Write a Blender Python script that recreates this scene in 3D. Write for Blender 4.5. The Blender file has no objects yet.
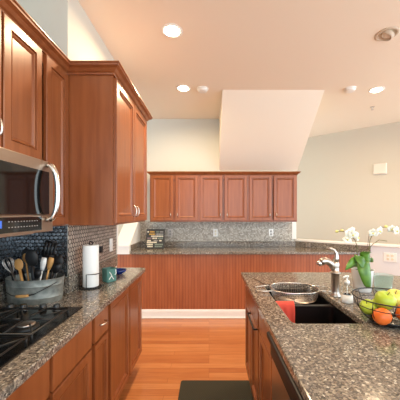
import bpy, bmesh, math, random
from mathutils import Vector, Matrix
from mathutils.geometry import tessellate_polygon
random.seed(7)
C = bpy.context.scene.collection
S = bpy.context.scene
PI = math.pi
# ------------------------------------------------------------------ camera
cd = bpy.data.cameras.new('camera'); cam = bpy.data.objects.new('camera', cd); C.objects.link(cam)
cam.location = (0, 0, 1.42); cam.rotation_euler = (PI/2, 0, 0)
cd.sensor_width = 36; cd.lens = 24.3; cd.shift_x = -0.0225; cd.shift_y = 0.0325; cd.clip_start = .02
S.camera = cam
# ------------------------------------------------------------------ world and exposure
w = bpy.data.worlds.new('world'); S.world = w; w.use_nodes = True
bg = w.node_tree.nodes['Background']; bg.inputs[0].default_value = (.76, .90, 1, 1); bg.inputs[1].default_value = 2.9
S.view_settings.view_transform = 'Standard'; S.view_settings.look = 'None'
S.view_settings.exposure = 0.40; S.view_settings.gamma = 1
CAN_W = 17          # watts of each lit downlight
WARM = (1, .74, .46)

# ------------------------------------------------------------------ materials
def srgb(r, g, b):
    f = lambda c: (c/255/12.92 if c/255 <= .04045 else ((c/255+.055)/1.055)**2.4)
    return (f(r), f(g), f(b), 1)
def mat(name, col, rough=.5, metal=0, **kw):
    m = bpy.data.materials.new(name); m.use_nodes = True
    p = m.node_tree.nodes['Principled BSDF']
    p.inputs['Base Color'].default_value = col; p.inputs['Roughness'].default_value = rough; p.inputs['Metallic'].default_value = metal
    for k, v in kw.items(): p.inputs[k.replace('_', ' ')].default_value = v
    return m
class NT:
    def __init__(s, m): s.t = m.node_tree; s.p = s.t.nodes['Principled BSDF']
    def n(s, kind, **kw):
        nd = s.t.nodes.new(kind)
        for k, v in kw.items(): setattr(nd, k, v)
        return nd
    def l(s, a, b): s.t.links.new(a, b)
    def m(s, op, a, b=None, c=None):
        nd = s.n('ShaderNodeMath', operation=op)
        for i, x in enumerate((a, b, c)):
            if x is None: continue
            if isinstance(x, (int, float)): nd.inputs[i].default_value = x
            else: s.l(x, nd.inputs[i])
        return nd.outputs[0]
    def ramp(s, fac, stops, interp='LINEAR'):
        r = s.n('ShaderNodeValToRGB'); r.color_ramp.interpolation = interp
        e = r.color_ramp.elements
        while len(e) < len(stops): e.new(.5)
        for i, (pos, c) in enumerate(stops): e[i].position = pos; e[i].color = c
        s.l(fac, r.inputs[0]); return r.outputs[0]
    def mix(s, fac, a, b, blend='MIX'):
        nd = s.n('ShaderNodeMix', data_type='RGBA', blend_type=blend)
        if isinstance(fac, (int, float)): nd.inputs[0].default_value = fac
        else: s.l(fac, nd.inputs[0])
        for i, x in ((6, a), (7, b)):
            if isinstance(x, tuple): nd.inputs[i].default_value = x
            else: s.l(x, nd.inputs[i])
        return nd.outputs[2]
    def coord(s, scale=(1, 1, 1), out='Object', rot=(0, 0, 0)):
        tc = s.n('ShaderNodeTexCoord'); mp = s.n('ShaderNodeMapping')
        mp.inputs['Scale'].default_value = scale; mp.inputs['Rotation'].default_value = rot
        s.l(tc.outputs[out], mp.inputs[0]); return mp.outputs[0]
    def bump(s, h, strength=.2, dist=.01):
        b = s.n('ShaderNodeBump'); b.inputs['Strength'].default_value = strength; b.inputs['Distance'].default_value = dist
        s.l(h, b.inputs['Height']); s.l(b.outputs[0], s.p.inputs['Normal'])

def wood_mat(name, c1, c2, rough=.30, scale=(26, 26, 2.2), coat=.1):
    m = mat(name, c1, rough); t = NT(m)
    no = t.n('ShaderNodeTexNoise'); no.inputs['Scale'].default_value = 1; no.inputs['Detail'].default_value = 5
    t.l(t.coord(scale), no.inputs['Vector'])
    n2 = t.n('ShaderNodeTexNoise'); n2.inputs['Scale'].default_value = 1; n2.inputs['Detail'].default_value = 2
    t.l(t.coord((5, 5, 1.5)), n2.inputs['Vector'])
    f = t.m('ADD', t.m('MULTIPLY', no.outputs[0], .6), t.m('MULTIPLY', n2.outputs[0], .4))
    t.l(t.ramp(f, [(.35, c2), (.62, c1)]), t.p.inputs['Base Color'])
    t.p.inputs['Coat Weight'].default_value = coat; t.p.inputs['Coat Roughness'].default_value = .25
    return m
WOOD = wood_mat('cherry_wood', srgb(152, 88, 49), srgb(128, 69, 35))
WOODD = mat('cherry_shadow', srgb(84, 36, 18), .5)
def beadboard_mat():
    m = mat('beadboard_wood', srgb(160, 80, 45), .4); t = NT(m)
    sx = t.n('ShaderNodeSeparateXYZ'); t.l(t.coord((1, 1, 1)), sx.inputs[0])
    fr = t.m('PINGPONG', t.m('MULTIPLY', sx.outputs[0], 1/.04), .5)
    g = t.m('LESS_THAN', fr, .08)
    no = t.n('ShaderNodeTexNoise'); no.inputs['Scale'].default_value = 1; t.l(t.coord((22, 22, 2)), no.inputs['Vector'])
    wc = t.ramp(no.outputs[0], [(.3, srgb(156, 84, 48)), (.7, srgb(178, 102, 62))])
    t.l(t.mix(t.m('MULTIPLY', g, .55), wc, srgb(88, 38, 20)), t.p.inputs['Base Color'])
    t.bump(t.m('SUBTRACT', 1, g), .6, .004)
    return m
BEAD = beadboard_mat()
def granite_mat():
    m = mat('granite', (.3, .27, .24, 1), .12); t = NT(m)
    co = t.coord((1, 1, 1))
    n1 = t.n('ShaderNodeTexNoise'); n1.inputs['Scale'].default_value = 170; n1.inputs['Detail'].default_value = 4; n1.inputs['Roughness'].default_value = .7; t.l(co, n1.inputs['Vector'])
    v = t.n('ShaderNodeTexVoronoi'); v.inputs['Scale'].default_value = 150; t.l(co, v.inputs['Vector'])
    sp = t.n('ShaderNodeSeparateColor'); t.l(v.outputs['Color'], sp.inputs[0])
    base = t.ramp(sp.outputs[0], [(0, srgb(18, 17, 18)), (.17, srgb(46, 44, 46)), (.32, srgb(92, 86, 82)), (.52, srgb(124, 115, 105)), (.72, srgb(154, 143, 128)), (.88, srgb(100, 86, 74)), (.96, srgb(204, 198, 186))], 'CONSTANT')
    n2 = t.ramp(n1.outputs[0], [(.38, srgb(30, 28, 30)), (.45, srgb(104, 96, 90)), (.58, srgb(146, 137, 124)), (.66, srgb(80, 68, 58))])
    t.l(t.mix(1.0, t.mix(.38, base, n2), (1.22, 1.22, 1.19, 1), 'MULTIPLY'), t.p.inputs['Base Color'])
    return m
GRAN = granite_mat()
def penny_mat(name, axis, pitch, tile1, tile2, grout, rough=.25, met=.9):
    m = mat(name, tile1, rough, 1.0); t = NT(m)
    sx = t.n('ShaderNodeSeparateXYZ'); t.l(t.coord((1, 1, 1)), sx.inputs[0])
    u = t.m('DIVIDE', sx.outputs[axis], pitch); v = t.m('DIVIDE', sx.outputs[2], pitch)
    r3 = math.sqrt(3)
    def cell(du, dv):
        a = t.m('SUBTRACT', t.m('FLOORED_MODULO', t.m('ADD', u, du), 1.0), .5)
        b = t.m('SUBTRACT', t.m('FLOORED_MODULO', t.m('ADD', v, dv), r3), r3/2)
        d = t.m('SQRT', t.m('ADD', t.m('MULTIPLY', a, a), t.m('MULTIPLY', b, b)))
        i = t.m('ADD', t.m('MULTIPLY', t.m('FLOOR', t.m('ADD', u, du)), 12.9898 + du), t.m('MULTIPLY', t.m('FLOOR', t.m('DIVIDE', t.m('ADD', v, dv), r3)), 78.233 + du))
        return d, t.m('FRACT', t.m('MULTIPLY', t.m('SINE', i), 4375.5))
    d1, r1 = cell(0, 0); d2, r2 = cell(.5, r3/2)
    first = t.m('LESS_THAN', d1, d2)
    d = t.m('MINIMUM', d1, d2)
    rnd = t.m('ADD', t.m('MULTIPLY', first, r1), t.m('MULTIPLY', t.m('SUBTRACT', 1, first), r2))
    tile = t.m('LESS_THAN', d, .43)
    col = t.mix(rnd, tile1, tile2)
    t.l(t.mix(tile, grout, col), t.p.inputs['Base Color'])
    t.l(t.m('MULTIPLY', tile, met), t.p.inputs['Metallic'])
    t.l(t.m('SUBTRACT', .75, t.m('MULTIPLY', tile, .75-rough)), t.p.inputs['Roughness'])
    t.bump(t.m('SUBTRACT', 1, t.m('POWER', t.m('MINIMUM', t.m('MULTIPLY', d, 2.1), 1), 3)), .5, .002)
    return m
PENNY_Y = penny_mat('penny_tile_side', 1, .031, srgb(222, 210, 196), srgb(180, 168, 156), srgb(62, 56, 52), .38, .6)
PENNY_X = penny_mat('penny_tile_front', 0, .027, srgb(150, 155, 160), srgb(105, 108, 112), srgb(40, 40, 42))
PENNY_B = penny_mat('penny_tile_bar', 0, .022, srgb(218, 208, 192), srgb(158, 148, 136), srgb(118, 108, 96), .42, .45)
def floor_mat():
    m = mat('oak_floor', srgb(205, 120, 60), .28); t = NT(m)
    co = t.coord((1, 1, 1))
    b = t.n('ShaderNodeTexBrick'); b.offset = .37; b.offset_frequency = 3; b.squash = 1
    b.inputs['Scale'].default_value = 1; b.inputs['Brick Width'].default_value = .95; b.inputs['Row Height'].default_value = .075
    b.inputs['Mortar Size'].default_value = .0012; b.inputs['Bias'].default_value = 0
    b.inputs['Color1'].default_value = (0, 0, 0, 1); b.inputs['Color2'].default_value = (1, 1, 1, 1); b.inputs['Mortar'].default_value = (.5, .5, .5, 1)
    t.l(co, b.inputs['Vector'])
    bc = t.n('ShaderNodeSeparateColor'); t.l(b.outputs['Color'], bc.inputs[0])
    no = t.n('ShaderNodeTexNoise'); no.inputs['Scale'].default_value = 1; no.inputs['Detail'].default_value = 6; no.inputs['Distortion'].default_value = .6
    t.l(t.coord((3, 40, 1)), no.inputs['Vector'])
    f = t.m('ADD', t.m('MULTIPLY', bc.outputs[0], .42), t.m('MULTIPLY', no.outputs[0], .6))
    col = t.ramp(f, [(.15, srgb(164, 94, 54)), (.5, srgb(192, 122, 72)), (.85, srgb(214, 150, 98))])
    t.l(t.mix(t.m('MULTIPLY', b.outputs['Fac'], .6), col, srgb(110, 52, 22)), t.p.inputs['Base Color'])
    t.p.inputs['Coat Weight'].default_value = .3; t.p.inputs['Coat Roughness'].default_value = .15
    return m
FLOOR = floor_mat()
def paint(name, c, r=.85):
    m = mat(name, c, r); t = NT(m)
    no = t.n('ShaderNodeTexNoise'); no.inputs['Scale'].default_value = 180; t.l(t.coord(), no.inputs['Vector'])
    t.bump(no.outputs[0], .05, .001); return m
WALL = paint('wall_paint', srgb(208, 207, 196)); CEIL = paint('ceiling_paint', srgb(244, 234, 216))
WHITE = paint('white_trim_paint', srgb(240, 238, 232), .4); LWALL = paint('half_wall_paint', srgb(220, 222, 224))
STEEL = mat('brushed_steel', srgb(196, 186, 176), .3, 1); CHROME = mat('chrome', srgb(225, 222, 216), .14, 1)
MWSTEEL = mat('appliance_steel', srgb(176, 160, 146), .34, 1)
NICKEL = mat('satin_nickel', srgb(214, 206, 194), .25, 1)
BGLASS = mat('black_glass', srgb(10, 10, 11), .06); BLACK = mat('black_enamel', srgb(14, 14, 15), .22); MBLACK = mat('matt_black', srgb(18, 18, 19), .5)
IRON = mat('cast_iron', srgb(26, 25, 24), .42, .2)
SINKM = mat('black_composite', srgb(13, 13, 15), .3)
PLASTW = mat('white_plastic', srgb(238, 236, 230), .35)
GLASS = mat('clear_glass', (1, 1, 1, 1), .03, Transmission_Weight=1.0, IOR=1.45)
GLASSB = mat('thin_bottle_glass', srgb(250, 250, 246), .04, Transmission_Weight=.97, IOR=1.08)
GLASSG = mat('pale_glass', srgb(225, 242, 238), .05, Transmission_Weight=.93, IOR=1.2)
def galvanised():
    m = mat('galvanised_steel', srgb(120, 124, 118), .5, .55); t = NT(m)
    v = t.n('ShaderNodeTexNoise'); v.inputs['Scale'].default_value = 22; v.inputs['Detail'].default_value = 5; t.l(t.coord(), v.inputs['Vector'])
    t.l(t.ramp(v.outputs[0], [(.3, srgb(104, 108, 104)), (.7, srgb(160, 162, 154))]), t.p.inputs['Base Color']); return m
GALV = galvanised()
SPOON = wood_mat('pale_utensil_wood', srgb(206, 156, 92), srgb(176, 124, 66), .55, coat=0)
PAPER = mat('paper_towel', srgb(245, 244, 240), .9)
TEAL = mat('teal_glaze', srgb(84, 128, 118), .25); BLUE = mat('cobalt_glaze', srgb(28, 52, 120), .15)
RED = mat('coral_cloth', srgb(232, 84, 66), .85)
def leafm():
    m = mat('orchid_leaf', srgb(92, 140, 34), .35); t = NT(m)
    n = t.n('ShaderNodeTexNoise'); n.inputs['Scale'].default_value = 14; t.l(t.coord(), n.inputs['Vector'])
    t.l(t.ramp(n.outputs[0], [(.3, srgb(52, 98, 26)), (.7, srgb(104, 146, 46))]), t.p.inputs['Base Color']); return m
LEAF = leafm()
STEM = mat('orchid_stem', srgb(96, 96, 46), .5); STAKE = mat('dark_bark', srgb(82, 62, 46), .7)
PETAL = mat('orchid_petal', srgb(250, 244, 226), .5, Subsurface_Weight=.2); BUD = mat('orchid_bud', srgb(232, 222, 130), .5)
CERAM = mat('white_ceramic', srgb(238, 236, 234), .2)
GAPPLE = mat('green_apple_skin', srgb(176, 196, 60), .3); YAPPLE = mat('yellow_apple_skin', srgb(226, 216, 110), .3)
def orangem():
    m = mat('orange_peel', srgb(236, 112, 40), .4); t = NT(m)
    n = t.n('ShaderNodeTexNoise'); n.inputs['Scale'].default_value = 260; t.l(t.coord(), n.inputs['Vector']); t.bump(n.outputs[0], .35, .002); return m
ORANGE = orangem()
def matm():
    m = mat('floor_mat_weave', srgb(58, 56, 44), .95); t = NT(m)
    c = t.n('ShaderNodeTexChecker'); c.inputs['Scale'].default_value = 110; t.l(t.coord(), c.inputs['Vector'])
    c.inputs['Color1'].default_value = srgb(66, 63, 48); c.inputs['Color2'].default_value = srgb(46, 45, 36)
    t.l(c.outputs[0], t.p.inputs['Base Color']); return m
MAT = matm()
def emis(name, col, s):
    m = mat(name, (0, 0, 0, 1)); p = m.node_tree.nodes['Principled BSDF']
    p.inputs['Emission Color'].default_value = col; p.inputs['Emission Strength'].default_value = s; return m
LAMPM = emis('lamp_lens', (1, .86, .62, 1), 14)
DISP = emis('blue_display', srgb(70, 120, 225), .8); DISPL = emis('blue_display_digits', srgb(190, 215, 255), 1.3)
LGREY = mat('grey_print', srgb(150, 146, 140), .5); CHARC = mat('charcoal_board', srgb(52, 50, 48), .6)
YEL = mat('mustard_paint', srgb(206, 156, 62), .6); CREAM = mat('cream_paint', srgb(226, 216, 192), .6); SAGE = mat('sage_paint', srgb(120, 132, 118), .6); PLUM = mat('mauve_paint', srgb(140, 112, 118), .6)

# ------------------------------------------------------------------ mesh helpers
class MB:
    def __init__(s): s.b = bmesh.new()
    def box(s, x0, x1, y0, y1, z0, z1, M=None):
        v = [s.b.verts.new((x, y, z)) for x in (x0, x1) for y in (y0, y1) for z in (z0, z1)]
        for f in ((0,1,3,2),(4,6,7,5),(0,4,5,1),(2,3,7,6),(0,2,6,4),(1,5,7,3)): s.b.faces.new([v[i] for i in f])
        if M is not None:
            for q in v: q.co = M @ q.co
        return s
    def prism(s, pts, z0, z1, holes=()):
        loops = [pts] + list(holes); allp = [p for L in loops for p in L]
        top = [s.b.verts.new((p[0], p[1], z1)) for p in allp]; bot = [s.b.verts.new((p[0], p[1], z0)) for p in allp]
        for t in tessellate_polygon([[Vector((p[0], p[1], 0)) for p in L] for L in loops]):
            try:
                s.b.faces.new([top[i] for i in t]); s.b.faces.new([bot[i] for i in reversed(t)])
            except ValueError: pass
        k = 0
        for L in loops:
            n = len(L)
            for i in range(n):
                a, b = k+i, k+(i+1) % n
                s.b.faces.new([top[a], top[b], bot[b], bot[a]])
            k += n
        return s
    def rings(s, rings, cap0=True, cap1=True, closed=True):
        R = [[s.b.verts.new(p) for p in r] for r in rings]; n = len(R[0])
        for a, b in zip(R, R[1:]):
            for i in range(n if closed else n-1):
                j = (i+1) % n; s.b.faces.new([a[i], a[j], b[j], b[i]])
        if cap0: s.b.faces.new(list(reversed(R[0])))
        if cap1: s.b.faces.new(R[-1])
        return s
    def lathe(s, prof, cx=0, cy=0, n=24, sx=1, sy=1, cap0=True, cap1=True):
        return s.rings([[(cx+r*sx*math.cos(2*PI*i/n), cy+r*sy*math.sin(2*PI*i/n), z) for i in range(n)] for r, z in prof], cap0, cap1)
    def tube(s, pts, r, n=8, closed=False):
        P = [Vector(p) for p in pts]; m = len(P); rr = r if isinstance(r, (list, tuple)) else [r]*m
        def tan(i):
            if closed: return (P[(i+1) % m]-P[i-1]).normalized()
            return (P[min(i+1, m-1)]-P[max(i-1, 0)]).normalized()
        t0 = tan(0); u = t0.orthogonal().normalized(); rings = []
        for i in range(m):
            t = tan(i); u = (u - t*u.dot(t)).normalized(); v = t.cross(u)
            rings.append([tuple(P[i]+(u*math.cos(2*PI*k/n)+v*math.sin(2*PI*k/n))*rr[i]) for k in range(n)])
        if closed:
            R = [[s.b.verts.new(p) for p in q] for q in rings]
            for i in range(m):
                a, b = R[i], R[(i+1) % m]
                off = 0
                if i == m-1:
                    off = min(range(n), key=lambda o: (a[0].co-b[o].co).length)
                for k in range(n): s.b.faces.new([a[k], a[(k+1) % n], b[(k+1+off) % n], b[(k+off) % n]])
            return s
        return s.rings(rings)
    def ball(s, c, r, sx=1, sy=1, sz=1, n=16, M=None):
        res = bmesh.ops.create_uvsphere(s.b, u_segments=n, v_segments=max(6, n*2//3), radius=r)
        for v in res['verts']:
            p = Vector((v.co.x*sx, v.co.y*sy, v.co.z*sz))
            if M is not None: p = M @ p
            v.co = p + Vector(c)
        return s
    def sweep(s, path, prof, closed_path=False):
        P = [Vector(p) for p in path]; m = len(P); rings = []
        for i in range(m):
            d0 = (P[i]-P[i-1]).normalized() if i > 0 else None
            d1 = (P[i+1]-P[i]).normalized() if i < m-1 else None
            d0 = d0 or d1; d1 = d1 or d0
            n0 = Vector((d0.y, -d0.x)); n1 = Vector((d1.y, -d1.x))
            nn = (n0+n1).normalized(); k = 1/max(.3, nn.dot(n0))
            rings.append([(P[i].x+nn.x*o*k, P[i].y+nn.y*o*k, z) for o, z in prof])
        return s.rings(rings)
    def build(s, name, m, parent=None, smooth=False, bevel=0, loc=None):
        bmesh.ops.recalc_face_normals(s.b, faces=s.b.faces[:])
        me = bpy.data.meshes.new(name); s.b.to_mesh(me); s.b.free()
        o = bpy.data.objects.new(name, me); C.objects.link(o); me.materials.append(m)
        if parent: o.parent = parent
        if loc: o.location = loc
        if smooth:
            for p in me.polygons: p.use_smooth = True
        if bevel:
            b = o.modifiers.new('bevel', 'BEVEL'); b.width = bevel; b.segments = 2; b.limit_method = 'ANGLE'; b.angle_limit = .6
        return o
def edgesplit(o, a=.7):
    e = o.modifiers.new('es', 'EDGE_SPLIT'); e.split_angle = a; return o
def tag(o, label=None, cat=None, group=None, kind=None):
    if label: o['label'] = label
    if cat: o['category'] = cat
    if group: o['group'] = group
    if kind: o['kind'] = kind
    return o
def struct(o): o['kind'] = 'structure'; return o
def thing(name, loc, rz, label, cat, group=None):
    o = bpy.data.objects.new(name, None); C.objects.link(o); o.location = loc; o.rotation_euler = (0, 0, rz); o.empty_display_size = .05
    return tag(o, label, cat, group)
def copy_tree(o, parent=None):
    c = o.copy(); C.objects.link(c); c.parent = parent
    for ch in list(o.children): copy_tree(ch, c)
    return c

# ------------------------------------------------------------------ room shell
CZ = 2.88; XW = -1.22; XJ = -.90; YJ = 1.72; YE = 2.64; YB = 4.19; XS = -1.07
struct(MB().box(-3.4, 4.6, -5, 7.2, -.1, 0).build('floor', FLOOR))
struct(MB().box(-3.4, 4.6, -1.6, 7.2, CZ, CZ+.1).build('ceiling', CEIL))
struct(MB().box(XW-.15, XW, -1.6, YJ, 0, CZ).build('wall_left', WALL))
struct(MB().box(XW-.15, XJ, YJ, YE, 0, CZ).build('wall_left_rear', WALL))
struct(MB().box(-3.4, 1.34, YB, YB+.12, 0, CZ).build('wall_back', WALL))
struct(MB().box(-3.4, -3.28, YJ, YB, 0, CZ).build('wall_far_left', WALL))
# diagonal wall beyond the half wall
def slab(p, q, th, z0, z1):
    p = Vector(p); q = Vector(q); d = (q-p).normalized(); n = Vector((-d.y, d.x))*th
    return MB().prism([p, q, q+n, p+n], z0, z1)
struct(slab((.9, 6.05), (4.6, 3.055), .12, 0, CZ).build('wall_right', paint('tan_wall_paint', srgb(204, 194, 176))))
# sloped stair underside above the bar
b = MB()
r1 = [(.16, 3.2, CZ), (.16, YB, CZ), (.16, YB, 2.08)]; r2 = [(1.37, y, z) for _, y, z in r1]
b.rings([r1, r2]); struct(b.build('ceiling_soffit', CEIL))
# diagonal half wall with white cap
hp, hq = Vector((1.34, 4.19)), Vector((3.35, 2.64)); hd = (hq-hp).normalized(); hn = Vector((-hd.y, hd.x))
struct(slab(hp, hq, .12, 0, .985).build('wall_half', LWALL))
struct(slab(hp-hn*.02-hd*.0, hq-hn*.02, .16, .985, 1.012).build('trim_1', WHITE, bevel=.004))
struct(MB().box(1.285, 1.352, YB-.012, YB-.0005, 1.015, 1.31).build('trim_2', WHITE, bevel=.002))
struct(MB().box(XJ-.004, XJ+.012, YE-.03, YE+.008, 1.02, 1.35).build('trim_3', WHITE, bevel=.002))
struct(MB().box(XW+.30, XJ+.004, YJ-.004, YJ, 1.02, 1.35).build('trim_4', STEEL))
# sloped stair wall at the left end of the bar
b = MB()
sl = [(-1.24, 3.63, .865), (-1.24, 3.63, .985), (-1.24, YB-.001, 1.37), (-1.24, YB-.001, .865)]
b.rings([sl, [(XS, y, z) for _, y, z in sl]]); struct(b.build('wall_stair', WHITE))
struct(MB().box(-1.24, XS, 3.66, YB-.001, 0, .86).build('wall_stair_base', WALL))
b = MB(); k = (1.37-.985)/(YB-3.63)
sc = [(-1.26, 3.60, .985-.02), (-1.26, 3.60, .99), (-1.26, YB-.002, .99+k*(YB-3.6)), (-1.26, YB-.002, .965+k*(YB-3.6))]
b.rings([sc, [(XS+.012, y, z) for _, y, z in sc]]); struct(b.build('trim_5', WHITE, bevel=.003))
# baseboard under the bar
b = MB().sweep([(-1.25, 3.650), (2.08, 3.650)], [(0, 0), (.012, 0), (.024, .004), (.024, .016), (.016, .022), (.014, .095), (.008, .115), (0, .118)])
struct(b.build('baseboard_back', WHITE))
# backsplash tile sheets
struct(MB().box(XW, XW+.006, .1, YJ-.006, 1.016, 1.340).build('wall_tile_left', penny_mat('penny_tile_shaded', 1, .031, srgb(150, 155, 160), srgb(105, 108, 112), srgb(40, 40, 42))))  # same metal as the rear tile, its shade put into darker colours
struct(MB().box(XW, XJ-.001, YJ-.006, YJ-.0005, 1.016, 1.340).build('wall_tile_jog', PENNY_X))
struct(MB().box(XJ, XJ+.006, YJ, YE-.03, 1.016, 1.340).build('wall_tile_rear', PENNY_Y))
struct(MB().box(XS+.005, 1.285, YB-.006, YB-.0005, .985, 1.29).build('wall_tile_bar', PENNY_B))

# ------------------------------------------------------------------ cabinets
def door_mesh(w, h, t=.02, fr=.058, flat=False):
    b = MB()
    R = [(0, 0), (0, t-.003), (.003, t)]
    if flat: R += [(.012, t)]
    else: R += [(fr-.014, t), (fr-.012, t-.010), (fr-.007, t-.010), (fr-.004, t-.004), (fr, t-.005), (fr+.010, t-.013)]
    b.rings([[(i, -d, i), (w-i, -d, i), (w-i, -d, h-i), (i, -d, h-i)] for i, d in R])
    return b
def bow(L, out, r, horiz=False, n=10, flatn=1.0):
    pts = []
    for i in range(n+1):
        a = PI*i/n; s_ = -math.cos(a)*L/2; o = -out*(math.sin(a)**.6)
        pts.append((s_, o, 0) if horiz else (0, o, s_))
    return MB().tube(pts, r, 8)
def cab_panel(name, x0, x1, z0, z1, root, handle=None, flat=False, hpos=None, hlen=.08, fr=.058):
    d = door_mesh(x1-x0, z1-z0, fr=fr, flat=flat).build(name, WOOD, root, loc=(x0, 0, z0))
    if handle:
        w_, h_ = x1-x0, z1-z0
        if handle == 'h': hx, hz = w_/2, h_/2
        else: hx = .032 if handle[0] == 'l' else w_-.032; hz = .08 if handle[1] == 'b' else h_-.08
        hd_ = bow(hlen, .026, .0048, handle == 'h').build('handle', NICKEL, d, smooth=True, loc=(hx, -.019, hz))
    return d
def cabinet(name, loc, rz, w_, d_, z0, z1, label, cat, panels, group=None, toe=False, top=True):
    """local frame: x along the width, front at y=0 facing -y, z from the floor"""
    r = thing(name, loc, rz, label, cat, group)
    zb = z0
    b = MB()
    b.box(0, .018, 0, d_, zb, z1).box(w_-.018, w_, 0, d_, zb, z1).box(.018, w_-.018, .0, d_, zb, zb+.018).box(.018, w_-.018, d_-.01, d_, zb+.018, z1)
    if top: b.box(.018, w_-.018, 0, d_-.01, z1-.018, z1)
    b.box(.018, w_-.018, .0, .018, zb+.018, zb+.04).box(.018, w_-.018, .0, .018, z1-.06, z1-.018*top)
    b.build('body', WOOD, r)
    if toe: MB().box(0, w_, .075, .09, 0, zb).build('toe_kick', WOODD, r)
    MB().box(.018, w_-.018, .019, .024, zb+.03, z1-.03).build('face_frame', WOOD, r)
    for p in panels: cab_panel(p[0], p[1], p[2], p[3], p[4], r, *p[5:])
    return r
UB, UT = 1.341, 2.302
XU = -.91          # near upper face-frame plane (doors stand 2 cm proud)
g = 'tall wall cabinets along the left wall'
cabinet('wall_cabinet', (XU, .69, 0), PI/2, .76, .31-.002, 1.692, UT, 'cherry wall cabinet with two raised doors directly above the microwave', 'cabinet',
        [('door', .03, .470, 1.70, UT-.01, 'rb'), ('door', .482, .752, 1.70, UT-.01, None)], g)
cabinet('wall_cabinet', (XU, 1.452, 0), PI/2, .266, .308, UB, UT, 'narrow single-door cherry wall cabinet between the microwave and the deeper corner cabinet', 'cabinet',
        [('door', .03, .262, UB+.008, UT-.01, None)], g)
cabinet('wall_cabinet', (-.615, 1.722, 0), PI/2, .878, .283, UB, UT, 'projecting two-door cherry wall cabinet above the paper towels, side panel facing out', 'cabinet',
        [('door', .02, .436, UB+.012, UT-.01, 'rb'), ('door', .444, .87, UB+.012, UT-.01, 'lb')], g)
crown = [(0, 0), (.006, 0), (.008, .012), (.018, .02), (.03, .04), (.048, .052), (.05, .066), (.056, .07), (.056, .078), (-.02, .078), (-.02, 0)]
b = MB().sweep([(XU+.004, .2), (XU+.004, 1.715), (-.61, 1.715), (-.61, 2.602), (-.885, 2.602)], [(o, z*.75+UT-.004) for o, z in crown])
tag(b.build('crown_molding', WOOD), 'cherry crown moulding running along the tops of the left wall cabinets', 'molding')
# bar wall cabinets
BX = -.843; BW = .70; BYF = YB-.335
for i, lab in enumerate(['leftmost of three two-door cherry cabinets on the far wall, above the lettered sign', 'middle one of three two-door cherry cabinets hanging on the far wall',
                         'rightmost of three two-door cherry cabinets on the far wall, beside the open corner']):
    hd_ = .07
    cabinet('wall_cabinet', (BX+i*BW, BYF, 0), 0, BW-.001, .33, 1.293, 1.962, lab, 'cabinet',
            [('door', .018, .334, 1.312, 1.954, 'rb', False, None, .055, .05), ('door', .366, .682, 1.312, 1.954, 'lb', False, None, .055, .05)], 'wall cabinets above the far bar')
b = MB().sweep([(BX, YB-.01), (BX, BYF-.004), (BX+3*BW, BYF-.004), (BX+3*BW, YB-.01)][::1], [(-.02, 1.964), (.005, 1.964), (.01, 1.974), (.026, 1.983), (.038, 1.999), (.042, 2.007), (-.02, 2.007)])
tag(b.build('crown_molding', WOOD), 'cherry crown moulding along the top of the far wall cabinets', 'molding')

# left base cabinets
XB = -.636; ZB0 = .145; ZB1 = .877
g = 'base cabinets along the left wall'
dl = ZB1-.165; 
cabinet('base_cabinet', (XB, .67, 0), PI/2, .772, .578, ZB0, ZB1, 'wide cherry base cabinet under the gas cooktop, drawer fronts over doors', 'cabinet',
        [('drawer', .016, .376, dl, ZB1-.012, None, True), ('drawer', .40, .752, dl, ZB1-.012, None, True), ('door', .016, .376, ZB0+.005, dl-.014, None), ('door', .40, .752, ZB0+.005, dl-.01, None)], g, True)
cabinet('base_cabinet', (XB, 1.444, 0), PI/2, .228, .255, ZB0, ZB1, 'narrow cherry base cabinet with one small drawer and slim door, right of cooktop', 'cabinet',
        [('drawer', .016, .21, dl, ZB1-.012, 'h', True, None, .07), ('door', .016, .21, ZB0+.005, dl-.014, None, False, None, .08, .045)], g, True)
cabinet('base_cabinet', (XB, 1.674, 0), PI/2, .81, .255, ZB0, ZB1, 'cherry base cabinet with two full-height doors at the far end of left counter', 'cabinet',
        [('door', .02, .42, ZB0+.005, ZB1-.02, None), ('door', .435, .80, ZB0+.005, ZB1-.02, None)], g, True)
cabinet('base_cabinet', (XB, .10, 0), PI/2, .568, .578, ZB0, ZB1, 'cherry base cabinet at the near left, left of the one under the cooktop', 'cabinet',
        [('door', .01, .558, ZB0+.005, ZB1-.02, None)], g, True)

# ------------------------------------------------------------------ worktops
ct = MB().prism([(XW+.001, .1), (-.586, .1), (-.586, 2.495), (-.601, 2.51), (XJ+.001, 2.51), (XJ+.001, YJ-.002), (XW+.001, YJ-.002)], .879, .914)
tag(ct.build('countertop', GRAN, bevel=.006), 'granite countertop on the left base cabinets, holding the cooktop', 'countertop')
b = MB(); b.box(XW+.001, XW+.021, .1, YJ-.022, .914, 1.014).box(XW+.001, XJ-.002, YJ-.022, YJ-.002, .914, 1.014).box(XJ+.001, XJ+.021, YJ-.002, 2.60, .914, 1.014)
b.box(XJ-.002, XJ+.021, YJ-.022, YJ-.002, .914, 1.014)
tag(b.build('backsplash', GRAN, bevel=.002), 'low granite upstand along the wall behind the left countertop', 'backsplash')
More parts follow.
